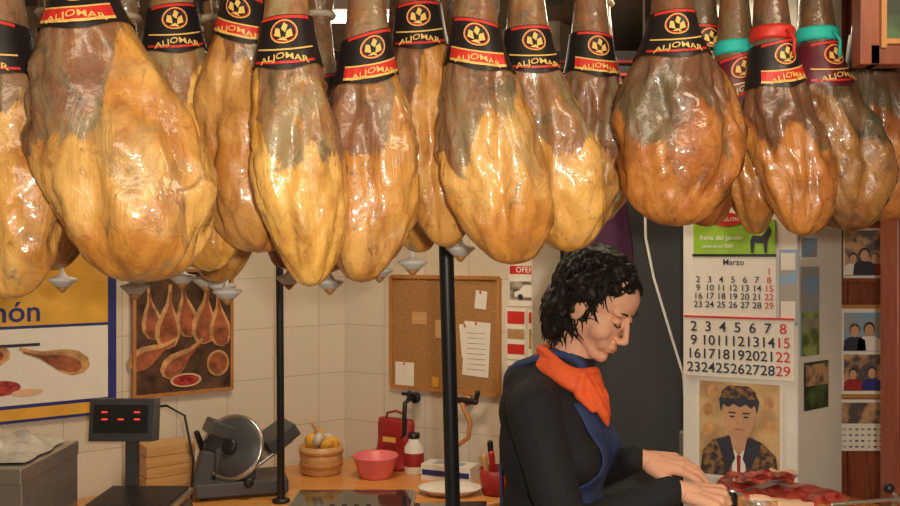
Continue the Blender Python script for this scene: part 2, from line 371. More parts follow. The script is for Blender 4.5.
    if cord:
        b.lathe([(.038,L+.036),(.0415,L+.042),(.040,L+.05),(.0415,L+.056),(.037,L+.062)],(ctr(L+.05),0,0),cord,24); b.tube([(ctr(L)+.01,-.041,L+.05),(ctr(L)+.02,-.05,L+.03),(ctr(L)+.018,-.052,L+.0)],.003,cord,6)
    return b.done(name,(x,y,zb))
HL=[
(-.672,1.385,1.628,.140,-.69,2.02,'gold','lab',1,.8,-.1),
(-.474,1.345,1.655,.245,-.545,2.075,'gold','lab',2,.6,0.1),
(-.422,1.56,1.668,.16,-.480,2.09,'gold','lab',3,.7,.35),
(-.330,1.53,1.700,.175,-.346,2.10,'gold','lab',4,.7,-.1),
(-.236,1.43,1.646,.150,-.258,2.035,'gold','lab',5,.8,.05),
(-.130,1.51,1.650,.150,-.139,2.03,'gold','lab',6,.8,.3),
(-.022,1.62,1.71,.13,-.055,2.11,'gold','lab',7,.8,0),
(.084,1.51,1.680,.158,.043,2.05,'gold','lab',8,.8,0),
(.190,1.61,1.702,.160,.140,2.065,'gold','lab',9,.75,.15),
(.277,1.74,1.71,.135,.272,2.085,'gold','lab',10,.9,.2),
(.420,1.60,1.747,.206,.395,2.09,'amber','lab',11,.6,-.05),
(.510,1.78,1.752,.15,.494,2.11,'amber','lab',12,.7,.2),
(.572,1.72,1.735,.110,.546,2.04,'amber','mar',13,.9,0),
(.640,1.65,1.732,.128,.592,2.05,'amber','lab',14,.85,.2),
(.750,1.70,1.742,.160,.695,2.06,'dark','mar',15,.7,.3),
(.905,1.86,1.765,.14,.87,2.12,'amber','lab',16,.8,.1)]
railY=lambda x:1.385+(x+.67)*.3
for i,h in enumerate(HL):
    x,y,zb,w,xn,zl,tone,lab,seed,dep,ly=h
    ham(x,y,zb,w,xn,zl,tone,lab,seed,dep,ly,cord='teal' if i in (12,14) else ('red' if i==13 else None))
BK=[(-.87,2.02,1.66,.17),(-.70,2.0,1.645,.15),(-.585,2.16,1.655,.14),(-.49,1.98,1.635,.15),(-.39,2.18,1.66,.15),(-.27,2.02,1.655,.13),(-.165,2.1,1.68,.13),(-.08,1.93,1.70,.12),(.022,1.92,1.73,.09),(.22,2.3,1.74,.15),(.42,2.38,1.78,.16),(.62,2.3,1.8,.16),(-1.05,2.0,1.66,.16)]
def cup(x,y,z):
    b=B(); b.lathe([(.0005,-.032),(.005,-.029),(.015,-.018)],(0,0,0),'frame',22); b.lathe([(.015,-.018),(.028,-.006),(.032,-.003),(.031,.001),(.012,.006),(.006,.012),(.0035,.02),(.003,.04)],(0,0,0),'white',22); b.done('ham_drip_cup',(x,y,z))
for i,(x,y,zb,w) in enumerate(BK):
    ham(x,y,zb,w,x-.02,zb+.4,'gold' if i%4 else 'amber','lab',30+i,.75,0,rail=2.4)
    if i<9 or i==12: cup(x,y,zb-.018)
cup(-.64,2.15,1.645); cup(-.53,2.1,1.625)
for k,(dy) in enumerate((-.03,.14)):
    b=B(); b.cap((-1.3,railY(-1.3)+dy,2.415),(1.4,railY(1.4)+dy,2.415),.014,.014,'steel')
    for x in (-1.2,0,1.3): b.cap((x,railY(x)+dy,2.42),(x,railY(x)+dy,2.545),.008,.008,'steel')
    b.done('ham_hanging_rail')
b=B(); b.cap((-1.3,2.05,2.415),(1.4,2.05,2.415),.014,.014,'steel'); b.cap((-1,2.05,2.415),(-1,2.05,2.545),.008,.008,'steel');b.cap((.9,2.05,2.415),(.9,2.05,2.545),.008,.008,'steel'); b.done('ham_hanging_rail')
b=B(); b.cap((.035,2.2,.0),(-.03,2.22,2.5),.019,.018,'black'); b.lathe([(.05,0),(.05,.01),(.02,.02)],(.035,2.2,0),'black'); b.done('steel_pole')
b=B(); b.cap((-.58,3.09,CZ+.013),(-.59,3.09,2.5),.013,.013,'black'); b.lathe([(.03,CZ+.001),(.03,CZ+.01),(.015,CZ+.015)],(-.58,3.09,0),'black'); b.done('steel_pole')
# ---------------------------------------------------------------- wall items, left
b=B(); b.box((.05,-.008,1.43),(.65,.016,.6),'blue')
b.rect(-.27,1.455,.345,1.72,'yellow',.018); b.rect(-.27,1.19,.345,1.445,'paper',.018); b.rect(-.27,1.14,.345,1.178,'yellow',.018)
b.text('Jamón',.1,.0,1.50,'blue',.0195)
R=math.radians(70)
b.flat(ham2(.19,1.33,.24,R,.8),'hamprint2',.0195); b.flat(ham2(.18,1.325,.2,R,.6),'hamprint',.0205)
b.flat(ham2(-.05,1.35,.2,R+.5,.8),'hamprint2',.0195); b.flat(ham2(-.055,1.348,.16,R+.5,.65),'meat',.0205)
b.flat(ell2(.0,1.25,.06,.025),'meat',.0195); b.flat(ell2(.08,1.23,.05,.012),'fatw',.0205); b.rect(-.02,1.385,.12,1.395,'ink',.0195)
b.done('shop_poster',mw=WL)
def framed(name,mw,x0,z0,x1,z1,fk='frame',pk='photo_d',fw=.014,extra=None):
    b=B(); cx=(x0+x1)/2;cz=(z0+z1)/2
    b.box((cx,-.006,cz),(x1-x0-.004,.012,z1-z0-.004),'paper')
    b.box((x0+fw/2,-.011,cz),(fw,.022,z1-z0),fk);b.box((x1-fw/2,-.011,cz),(fw,.022,z1-z0),fk)
    b.box((cx,-.011,z0+fw/2),(x1-x0-2*fw,.022,fw),fk);b.box((cx,-.011,z1-fw/2),(x1-x0-2*fw,.022,fw),fk)
    b.rect(x0+fw,z0+fw,x1-fw,z1-fw,pk,.013)
    if extra: extra(b)
    return b.done(name,mw=mw)
def ex(b):
    for i,(x,z,h,r) in enumerate(((.50,1.46,.2,.1),(.56,1.44,.24,-.08),(.63,1.47,.22,.12),(.70,1.45,.24,-.1),(.76,1.43,.22,.05),(.49,1.33,.2,-1.1),(.60,1.30,.2,-.9))):
        b.flat(ham2(x,z,h,r,.9),'hamprint2',.0142+.0004*i); b.flat(ham2(x+.004,z-.01,h*.86,r,.75),'hamprint',.0144+.0004*i)
    b.flat(ell2(.755,1.28,.045,.05),'hamprint2',.018); b.flat(ell2(.755,1.28,.036,.041),'hamprint',.0184)
    b.flat(ell2(.63,1.225,.06,.026),'fatw',.018); b.flat(ell2(.63,1.225,.05,.02),'meat',.0184)
framed('framed_ham_picture',WL,.432,1.172,.817,1.64,'frame','photo_d',.012,ex)
b=B(); x0,x1,z0,z1=.245,.735,1.16,1.605; cx=(x0+x1)/2;cz=(z0+z1)/2
b.box((cx,-.006,cz),(x1-x0-.01,.012,z1-z0-.01),'cork')
for c,d in (((x0,-.01,cz),(.014,.02,z1-z0)),((x1,-.01,cz),(.014,.02,z1-z0)),((cx,-.01,z0),(x1-x0,.02,.014)),((cx,-.01,z1),(x1-x0,.02,.014))): b.box(c,d,'frame')
b.box((.64,-.0135,1.33),(.115,.001,.21),'paper',(0,.05,0)); b.box((.59,-.0138,1.36),(.04,.001,.13),'paper',(0,-.1,0)); b.box((.50,-.0135,1.40),(.09,.001,.07),'sepia'); b.box((.31,-.0138,1.21),(.09,.001,.1),'paper'); b.box((.38,-.0135,1.44),(.07,.001,.05),'woodL'); b.box((.66,-.0135,1.52),(.05,.001,.07),'paper',(0,.1,0)); b.box((.455,-.014,1.19),(.03,.001,.04),'yellow')
for x,z in((.64,1.43),(.31,1.255),(.5,1.43),(.66,1.55),(.59,1.42)): b.ell((x,-.018,z),(.005,.004,.005),'red',seg=8,rg=6)
for i in range(8): b.rect(.6,1.25+i*.02,.68,1.252+i*.02,'photo_g',.0145)
b.done('cork_board',mw=W2)
def flyer(name,mw,x0,z0,x1,z1,base,bands,txt=None):
    b=B(); b.box(((x0+x1)/2,-.002,(z0+z1)/2),(x1-x0,.003,z1-z0),base)
    for a,c,k in bands: b.rect(x0+.004,z0+a*(z1-z0),x1-.004,z0+c*(z1-z0),k,.0045)
    if txt: b.text(txt[0],txt[1],(x0+x1)/2,z0+txt[2]*(z1-z0),txt[3],.0055)
    return b.done(name,mw=mw)
flyer('car_flyer',W2,.775,1.5,.945,1.655,'paper',[(.78,.98,'red'),(.15,.6,'photo_g')],('OFERTA',.03,.88,'paper'))
b=B(); 
b.loft([[V((x,-.005-yy,z)) for x,z in ((.80,1.535),(.925,1.535),(.925,1.555),(.90,1.562),(.885,1.58),(.84,1.58),(.82,1.56),(.80,1.553))] for yy in(0,.001)],'paper',False); b.flat(ell2(.825,1.535,.011,.011),'ink',.0075);b.flat(ell2(.9,1.535,.011,.011),'ink',.0075)
o=b.done('car_cutout',mw=W2)
flyer('red_flyer',W2,.765,1.30,.845,1.49,'paper',[(.7,.95,'red'),(.4,.6,'sepia'),(.1,.3,'red')])
flyer('red_flyer',W2,.768,1.14,.845,1.29,'paper',[(.6,.9,'red'),(.1,.5,'photo_d')])
flyer('price_list_flyer',W2,.855,1.12,.945,1.49,'paper',[(.86,.97,'red'),(.6,.8,'sepia'),(.35,.5,'red'),(.05,.25,'hamprint2')])
# ---------------------------------------------------------------- fridge
b=B(); b.box((.0,.28,1.0),(.43,.5,2.0),'fridge'); b.box((0,.0,1.42),(.42,.05,1.1),'fridge'); b.box((0,.0,.45),(.42,.05,.78),'fridge')
b.box((-.17,-.045,1.45),(.02,.02,.5),'black'); b.box((-.17,-.03,1.68),(.018,.04,.02),'black'); b.box((-.17,-.03,1.22),(.018,.04,.02),'black'); b.box((.16,-.03,1.05),(.03,.02,.1),'steel')
b.done('refrigerator',(.63,3.08,0),bevel=.01)
b=B(); b.tube([(0,0,2.54),(0,-.005,2.0),(.005,-.005,1.75),(.03,-.01,1.62),(.09,-.01,1.42),(.13,0,1.3),(.15,0,1.0)],.0045,'cord'); b.done('power_cord',(.642,2.98,0))
b=B(); n=20
rings=[]
for i in range(12):
    t=i/11; z=1.95-.33*t; rings.append([V(((.05+.04*t)*math.cos(a)*(1+.15*math.sin(5*a+t*3)),(.02+.015*t)*math.sin(a)*(1+.2*math.sin(4*a)),z)) for a in [2*math.pi*j/n for j in range(n)]])
b.loft(rings,'purple'); b.done('hanging_purple_cloth',(.52,2.99,0))
# ---------------------------------------------------------------- calendar on pillar (W3)
b=B()
b.box((.155,-.003,1.745),(.235,.006,.105),'green'); b.flat(ell2(.135,1.80,.05,.02),'red',.0075); b.text('BARCELONA',.016,.135,1.80,'paper',.009); b.text('Feria del jamón',.02,.12,1.745,'paper',.0075); b.text('almendros 2009',.014,.11,1.72,'paper',.0075)
b.flat([(.205,1.70),(.212,1.70),(.216,1.73),(.24,1.728),(.243,1.70),(.25,1.70),(.252,1.74),(.262,1.765),(.256,1.78),(.246,1.762),(.236,1.75),(.21,1.752),(.203,1.735)],'ink',.0075)
b.box((.155,-.003,1.60),(.24,.008,.185),'paper'); b.box((.168,-.005,1.42),(.315,.01,.18),'paper')
b.box((.155,-.004,1.693),(.24,.01,.008),'black'); b.box((.168,-.006,1.508),(.315,.012,.006),'red')
b.text('Marzo',.024,.155,1.672,'ink',.0085)
for r in range(5):
    for c in range(7):
        n=r*7+c-5
        if 1<=n<=31: b.text(str(n),.026,.052+c*.034,1.645-r*.025,'red' if c==6 else 'ink',.0085)
for r in range(4):
    for c in range(7):
        n=2+r*7+c
        b.text(str(n),.042,.04+c*.0425,1.478-r*.041,'red' if c==6 else 'ink',.0115)
b.done('wall_calendar',mw=W3@T((-.005,0,0)))
b=B(); b.box((.315,-.001,1.60),(.05,.002,.22),'photo_b'); b.rect(.295,1.65,.335,1.70,'paper',.003); b.rect(.295,1.5,.335,1.56,'paper',.003); b.done('small_flyer',mw=W3@T((-.012,0,0)))
# portrait
b=B(); b.box((.165,-.002,1.175),(.245,.003,.30),'paper'); b.rect(.05,1.035,.28,1.315,'sepia',.0045)
b.flat([(.052,1.035),(.278,1.035),(.27,1.105),(.235,1.14),(.195,1.158),(.135,1.158),(.09,1.14),(.06,1.105)],'shirt',.005)
b.flat([(.145,1.035),(.185,1.035),(.183,1.12),(.165,1.10),(.148,1.12)],'paper',.0052)
b.flat([(.161,1.035),(.169,1.035),(.171,1.10),(.159,1.10)],'redbag',.0054)
b.flat([(.10,1.142),(.14,1.155),(.155,1.09),(.135,1.05)],'ink',.0056); b.flat([(.23,1.142),(.19,1.155),(.176,1.09),(.195,1.05)],'ink',.0056)
b.flat([(.138,1.125),(.165,1.105),(.194,1.125),(.196,1.19),(.138,1.19)],'skinprint',.0055)
b.flat([(.122,1.255),(.12,1.215),(.126,1.18),(.145,1.158),(.165,1.152),(.186,1.158),(.205,1.18),(.211,1.215),(.209,1.255)],'skinprint',.006)
b.flat([(.114,1.225),(.12,1.25),(.135,1.24),(.15,1.252),(.168,1.242),(.185,1.252),(.2,1.24),(.211,1.25),(.217,1.225),(.224,1.262),(.21,1.29),(.165,1.30),(.122,1.29),(.108,1.262)],'ink',.0064)
b.flat([(.118,1.268),(.212,1.268),(.215,1.288),(.195,1.306),(.135,1.306),(.115,1.288)],'shirt',.0067)
for s in(-1,1):
    b.flat(ell2(.166+s*.02,1.214,.008,.0028,12),'ink',.0068); b.flat([(.166+s*.009,1.223),(.166+s*.032,1.224),(.166+s*.030,1.228),(.166+s*.011,1.228)],'ink',.0068)
b.flat([(.163,1.216),(.174,1.192),(.159,1.192)],'hamprint2',.0068); b.flat([(.150,1.175),(.182,1.175),(.178,1.178),(.166,1.180),(.154,1.178)],'hamprint',.0068)
for x,z in((.075,1.23),(.255,1.19),(.25,1.26),(.075,1.17),(.09,1.285)): b.flat(ell2(x,z,.016,.02),'hamprint2',.0047)
b.done('portrait_poster',mw=W3)
flyer('landscape_postcard',W4,.01,1.40,.11,1.66,'photo_b',[(.0,.5,'photo_gl'),(.3,.42,'paper')])
flyer('blue_postcard',W4,.01,1.68,.1,1.76,'paper',[(.1,.8,'photo_b')])
flyer('landscape_postcard',W4,.03,1.24,.16,1.38,'photo_gr',[(.5,.95,'photo_w')])
WR=wallM((0,2.806),(1,0))
def person(b,x,z0,h,k,off,hr='ink'):
    b.flat([(x-h*.42,z0),(x+h*.42,z0),(x+h*.38,z0+h*.38),(x+h*.2,z0+h*.5),(x-h*.2,z0+h*.5),(x-h*.38,z0+h*.38)],k,off)
    b.flat(ell2(x,z0+h*.76,h*.2,h*.24,16),hr,off+.0003); b.flat(ell2(x,z0+h*.7,h*.16,h*.21,16),'skinprint',off+.0006)
def e1(b):
    b.rect(1.225,1.63,1.335,1.77,'photo_w',.014); person(b,1.25,1.632,.07,'paper',.015); person(b,1.285,1.632,.085,'ink',.016); person(b,1.318,1.632,.07,'redbag',.015,'shirt')
def e2(b):
    b.rect(1.222,1.395,1.335,1.515,'photo_b',.014); person(b,1.255,1.397,.085,'ink',.015,'shirt'); person(b,1.30,1.397,.09,'paper',.015)
    b.rect(1.222,1.272,1.335,1.385,'photo_w',.014); person(b,1.25,1.274,.07,'redbag',.015); person(b,1.308,1.274,.075,'blue',.015)
framed('framed_photo',WR,1.205,1.61,1.355,1.79,'redwood','paper',.012,e1)
framed('framed_photo',WR,1.195,1.25,1.36,1.54,'frame','paper',.012,e2)
b=B(); b.box((1.275,-.004,1.165),(.17,.008,.16),'paper'); b.rect(1.20,1.17,1.355,1.235,'photo_w',.009)
for r in range(4):
    for c in range(8): b.rect(1.202+c*.019,1.095+r*.018,1.212+c*.019,1.101+r*.018,'redbag' if c>5 else 'photo_g',.009)
b.done('small_calendar',mw=WR)
b=B(); b.box((0,.01,0),(.40,.012,.3),'photo_gr'); 
for c,d in (((-.2,0,0),(.035,.035,.335)),((.2,0,0),(.035,.035,.335)),((0,0,-.15),(.4,.035,.035)),((0,0,.15),(.4,.035,.035))): b.box(c,d,'redwood')
for c,d in (((-.178,-.008,0),(.01,.03,.28)),((.178,-.008,0),(.01,.03,.28)),((0,-.008,-.128),(.35,.03,.01))): b.box(c,d,'frame')
b.tube([(-.12,.01,.16),(-.12,.01,.325)],.002,'steel'); b.tube([(.12,.01,.16),(.12,.01,.325)],.002,'steel')
b.done('hanging_framed_painting',(.93,1.58,2.195),rz=.0,bevel=.003)
# ---------------------------------------------------------------- counter items
AL=math.atan2(.603,.797)
b=B(); b.box((0,0,.15),(.36,.34,.26),'steel'); b.box((0,-.01,.295),(.37,.35,.04),'steel'); b.box((0,-.18,.29),(.18,.02,.02),'black'); b.box((.06,-.172,.16),(.16,.006,.1),'plastic_g'); b.ell((.0,-.18,.16),(.012,.01,.012),'red',seg=10,rg=6)
for x in(-.14,.14):
    for y in(-.13,.13): b.lathe([(.02,0),(.018,.02)],(x,y,0),'black',12)
b.done('vacuum_packing_machine',(-1.255,2.43,CZ),rz=.0,bevel=.012)
b=B(); 
vs=[];fs=[];n=24
for i in range(n+1):
    for j in range(n+1):
        x=-.16+.32*i/n;y=-.14+.28*j/n; e=min(1,4*min(i,n-i,j,n-j)/n); vs.append((x+.01*noise.noise(V((y*20,x*9,0))),y,.004+e*(.04+.035*noise.noise(V((x*18,y*18,3)))+.02*noise.noise(V((x*50,y*50,3))))))
for i in range(n):
    for j in range(n): q=i*(n+1)+j; fs.append((q,q+n+1,q+n+2,q+1))
b.add(vs,fs,'bagclear',True); b.done('crumpled_plastic_bag',(-1.25,2.43,CZ+.316),rz=.05)
b=B(); b.box((0,0,.055),(.25,.24,.08),'plastic_g'); b.box((0,-.11,.05),(.2,.03,.05),'black',(.5,0,0)); b.lathe([(.03,.09),(.03,.115)],(0,0,0),'black',12); b.box((0,0,.12),(.26,.25,.014),'steel'); b.box((0,0,.13),(.235,.225,.012),'black')
for x in(-.1,.1):
    for y in(-.09,.09): b.lathe([(.018,0),(.016,.02)],(x,y,0),'black',12)
b.box((-.07,.15,.18),(.035,.03,.22),'plastic_g'); b.box((-.07,.12,.08),(.05,.08,.03),'plastic_g'); b.box((-.09,.14,.335),(.20,.06,.13),'plastic_g',(-.12,0,0)); b.box((-.09,.108,.343),(.17,.006,.085),'black',(-.12,0,0))
for i in range(3):
    for j in range(3):
        if (i,j)!=(1,2): b.box((-.14+i*.05,.1045,.32+j*.022),(.018,.003,.004),'led',(-.12,0,0))
b.done('digital_weighing_scale',(-.925,2.67,CZ),rz=.0,bevel=.006)
b=B(); b.tube([(-.1,.06,.36),(.0,.06,.37),(.06,.05,.34),(.09,.04,.2),(.08,.05,.06),(.11,.05,.008),(.14,.05,.006)],.004,'black'); b.done('scale_cable',(-.90,2.80,CZ))
b=B(); 
for i in range(5): b.box((random.uniform(-.002,.002),0,.0185+i*.037),(.175,.11,.036),'woodL')
b.done('stacked_wooden_boards',(-1.01,3.20,CZ),rz=AL,bevel=.002)
b=B(); b.box((0,0,.035),(.32,.2,.05),'plastic_g'); b.box((-.02,.02,.11),(.14,.14,.12),'plastic_g')
for x in(-.13,.13):
    for y in(-.07,.07): b.lathe([(.016,0),(.014,.012)],(x,y,0),'black',12)
X=T((-.03,-.04,.17))@Euler((math.radians(72),0,math.radians(-30))).to_matrix().to_4x4()
b.lathe([(.0005,-.01),(.1,-.01),(.112,0),(.1,.008),(.05,.02),(.0005,.02)],(0,0,0),'plastic_g',40,X)
b.lathe([(.108,.006),(.118,.002),(.118,-.01),(.108,-.014)],(0,0,0),'steel',40,X); b.lathe([(.0005,.02),(.03,.02),(.026,.034),(.0005,.036)],(0,0,0),'black',20,X)
b.box((.10,-.02,.15),(.16,.14,.014),'steel',(0,-.55,.2)); b.box((.13,-.02,.20),(.12,.15,.05),'plastic_g',(0,-.55,.2)); b.cap((-.13,.02,.16),(-.15,.0,.22),.012,.01,'black'); b.box((-.12,.02,.1),(.06,.12,.12),'plastic_g',(0,.3,0)); b.ell((.02,-.12,.06),(.018,.012,.018),'black',seg=12,rg=8); b.box((-.06,.0,.225),(.12,.10,.05),'plastic_g',(0,.4,.2))
b.done('meat_slicer',(-.75,3.22,CZ),rz=AL-.35,bevel=.006)
b=B(); b.lathe([(.07,0),(.078,.012),(.082,.06),(.084,.11),(.076,.11),(.072,.02),(.0005,.018)],(0,0,0),'woodL',32); b.lathe([(.0825,.03),(.0845,.032),(.0845,.045),(.083,.047)],(0,0,0),'frame',32); b.lathe([(.084,.08),(.086,.082),(.086,.092),(.0845,.094)],(0,0,0),'frame',32)
for i in range(7):
    a=i*.9; b.ell((.04*math.cos(a),.04*math.sin(a),.115+.012*(i%3)),(.03,.02,.028),'bagclear' if i%2 else 'yellow',Euler((a,.4*i,0)).to_matrix(),12,8)
b.cap((.02,.0,.11),(-.03,.0,.19),.007,.009,'woodL')
b.done('wooden_bucket',(-.50,3.50,CZ))
b=B(); b.lathe([(.055,0),(.062,.004),(.083,.075),(.089,.08),(.087,.085),(.079,.08),(.058,.01),(.0005,.008)],(0,0,0),'pink',36); b.done('pink_bowl',(-.285,3.44,CZ))
b=B(); rings=[]
for i in range(14):
    t=i/13; w=.085*(1-.12*t+.06*math.sin(t*9)); d=.05*(1-.6*t)
    rings.append([V((w*math.copysign(abs(math.cos(a))**.5,math.cos(a)),d*math.copysign(abs(math.sin(a))**.6,math.sin(a))*(1+.15*math.sin(3*a+t*7)),.195*t)) for a in [2*math.pi*j/28 for j in range(28)]])
b.loft(rings,'redbag'); b.tube([(-.05,0,.185),(-.04,0,.215),(0,0,.225),(.04,0,.215),(.05,0,.185)],.005,'redbag'); b.rect(-.03,.11,.03,.13,'gprint',.052); b.done('red_shopping_bag',(-.215,3.59,CZ),rz=-.5)
b=B(); b.lathe([(.0005,0),(.08,0),(.11,.02),(.115,.022),(.11,.026),(.08,.008),(.0005,.006)],(0,0,0),'white',32,sq=.7); b.done('white_serving_dish',(.0,3.20,CZ))
b=B(); b.box((0,0,.03),(.2,.09,.06),'white'); b.box((0,-.046,.03),(.19,.002,.02),'blue'); b.box((0,0,.0605),(.12,.05,.001),'photo_b'); b.done('cling_film_box',(.0,3.40,CZ),rz=-.4,bevel=.003)
b=B(); b.box((0,0,.006),(.26,.12,.006),'black'); b.cap((.13,0,.012),(.18,.02,.014),.008,.009,'woodL'); b.box((-.05,.0,.012),(.1,.07,.006),'steel'); b.done('cleaver_on_mat',(.0,3.0,CZ),rz=.1,bevel=.001)
b=B(); b.lathe([(.05,0),(.058,.01),(.066,.09),(.062,.09),(.054,.015),(.0005,.012)],(0,0,0),'redbag',28)
for i in range(6):
    a=i*1.05; b.cap((.03*math.cos(a),.03*math.sin(a),.03),(.05*math.cos(a),.05*math.sin(a),.13+.02*(i%3)),.009,.011,['red','white','black','woodL'][i%4])
b.done('utensil_pot',(.17,3.20,CZ))
b=B(); b.ell((0,0,.03),(.04,.05,.03),'paper'); b.ell((.02,.02,.035),(.03,.035,.03),'yellow'); b.ell((-.01,-.02,.05),(.03,.03,.025),'red'); b.done('wrapped_package',(.235,3.03,CZ))
b=B(); b.box((0,0,.006),(.42,.24,.012),'steel'); b.box((0,0,.015),(.40,.22,.008),'glassdark')
for i in range(4): b.lathe([(.009,.019),(.008,.022),(.0005,.023)],(-.06+i*.04,-.09,0),'black',14)
b.done('glass_cooktop',(-.33,3.07,CZ),rz=.0,bevel=.002)
b=B(); b.lathe([(.0005,0),(.036,0),(.038,.004),(.038,.10),(.022,.125),(.02,.14),(.0005,.141)],(0,0,0),'white',24); b.lathe([(.0385,.03),(.0388,.031),(.0388,.08),(.0385,.081)],(0,0,0),'redbag',24); b.lathe([(.021,.135),(.023,.137),(.023,.155),(.0005,.157)],(0,0,0),'black',20); b.done('condiment_jar',(-.14,3.50,CZ))
def pipes(name,pts,r,k,x,ex=None):
    b=B(); b.tube(pts,r,k,10); b.lathe([(.022,0),(.022,.012),(.01,.014)],(0,0,0),k,16,X=T(V(pts[0]))@Euler((math.radians(90),0,0)).to_matrix().to_4x4())
    if ex: ex(b)
    b.done(name,mw=W2@T((x,-.006,0)))
pipes('wall_tap',[(0,0,1.12),(0,-.05,1.12),(0,-.08,1.11),(0,-.085,1.06),(0,-.085,.99),(-.02,-.08,.96),(-.06,-.08,.965)],.009,'black',.36,lambda b:(b.cap((-.03,-.05,1.14),(.03,-.05,1.14),.007,.007,'black'),b.cap((0,-.05,1.12),(0,-.05,1.145),.01,.01,'black')))
pipes('copper_pipe_tap',[(0,0,1.13),(0,-.05,1.13),(.02,-.07,1.11),(.05,-.07,1.06),(.04,-.07,1.0),(.0,-.07,.97),(-.04,-.07,.98),(-.05,-.07,1.02)],.009,'frame',.60,lambda b:(b.cap((-.05,-.05,1.135),(.06,-.05,1.135),.012,.012,'black'),b.cap((-.05,-.05,1.135),(-.06,-.05,1.17),.008,.01,'black'),b.cap((.06,-.05,1.135),(.07,-.05,1.17),.008,.01,'black')))
# ---------------------------------------------------------------- woman
fd=V((.906,-.423,0)); rt=V((-.423,-.906,0)); up=V((0,0,1))
RB=Matrix((fd,-rt,up)).transposed()
def bp(f,l,z,c=(.25,2.13)): return V((c[0],c[1],z))+fd*f-rt*l
torso=B()
torso.ell(bp(-.005,0,1.25),(.127,.155,.17),'sweater',RB); torso.ell(bp(-.03,0,1.33),(.10,.15,.10),'sweater',RB)
torso.ell(bp(-.01,0,1.08),(.118,.135,.17),'sweater',RB); torso.ell(bp(-.03,0,.92),(.135,.17,.14),'sweater',RB)
for l in(-1,1): torso.ell(bp(.075,.065*l,1.235),(.06,.068,.065),'sweater',RB)
torso.cap(bp(-.01,-.135,1.365),bp(-.01,.135,1.365),.055,.055,'sweater'); torso.cap(bp(-.01,0,1.36),bp(.035,0,1.44),.085,.058,'sweater'); torso.cap(bp(-.03,.0,1.37),bp(.0,0,1.40),.1,.08,'sweater')
bvh=BVHTree.FromPolygons([tuple(v) for v in torso.v],torso.f)
sw=B(); sw.v=list(torso.v);sw.f=list(torso.f);sw.m=list(torso.m);sw.sm=list(torso.sm);sw.mats=list(torso.mats)
Sn=bp(.0,-.16,1.355); Sf=bp(.01,.16,1.355)
En=V((.245,1.865,1.11)); Wn=V((.450,1.845,1.210)); Ef=V((.33,2.33,1.115)); Wf=V((.425,2.075,1.225))
sw.chain([Sn,Sn.lerp(En,.5),En,En.lerp(Wn,.4),Wn],[.062,.055,.046,.045,.033],'sweater')
sw.chain([Sf,Sf.lerp(Ef,.5),Ef,Ef.lerp(Wf,.4),Wf],[.062,.055,.046,.043,.031],'sweater')
# soft folds: thin ridges at elbow and armpit
for t,r in ((.62,.052),(.78,.050),(.92,.049)):
    c=Sn.lerp(En,t); ax=(En-Sn).normalized(); a=ax.orthogonal().normalized(); bb=ax.cross(a)
    ps=[c+(a*math.cos(q)+bb*math.sin(q))*(r-.006)+ax*.012*math.sin(q+t*9) for q in [2*math.pi*k/14 for k in range(15)]]
    sw.chain(ps,[.010]*15,'sweater')
for t,r in ((.2,.046),(.42,.044),(.9,.034)):
    c=En.lerp(Wn,t); ax=(Wn-En).normalized(); a=ax.orthogonal().normalized(); bb=ax.cross(a)
    ps=[c+(a*math.cos(q)+bb*math.sin(q))*(r-.005)+ax*.010*math.sin(q+t*9) for q in [2*math.pi*k/14 for k in range(15)]]
    sw.chain(ps,[.008]*15,'sweater')
body=sw.done('woman',remesh=.0065,smooth=4)
b=B(); 
for l in(-1,1):
    hp=bp(-.03,.085*l,.88); kn=bp(-.01,.085*l,.47); an=bp(-.05,.085*l,.09)
    b.chain([hp,kn,an],[.095,.062,.045],'trouser')
b.ell(bp(-.03,0,.88),(.12,.16,.1),'trouser',RB)
o=b.done('trousers',remesh=.01,smooth=4); kid(o,body)
b=B()
for l in(-1,1):
    a=bp(-.08,.085*l,.04); c=bp(.08,.09*l,.033); b.cap(a,c,.038,.032,'black'); b.cap(a+up*.03,a+up*.07,.036,.04,'black')
o=b.done('shoes',remesh=.008,smooth=3); kid(o,body)
b=B(); vs=[];fs=[];nu,nv=24,44
for i in range(nv+1):
    z=1.365-(1.365-.5)*i/nv
    hw=.085+.085*(1-sst(1.02,1.25,z))
    for j in range(nu+1):
        l=(-1+2*j/nu)*hw
        q=bp(.45,l,max(z,.93)); hit=bvh.ray_cast(q,-fd)[0]
        if hit is None: hit=bp(.0,l,z)
        f=(hit-bp(0,0,hit.z)).dot(fd)
        p=bp(f+.010+.004*math.sin(l*60+z*8)*(1-sst(.9,1.2,z)),l,z); vs.append(p)
for i in range(nv):
    for j in range(nu): q=i*(nu+1)+j; fs.append((q,q+nu+1,q+nu+2,q+1))
b.add(vs,fs,'apron',True); o=b.done('apron',bevel=0); m=o.modifiers.new('s','SOLIDIFY'); m.thickness=.004; sm=o.modifiers.new('m','SMOOTH'); sm.iterations=3
kid(o,body)
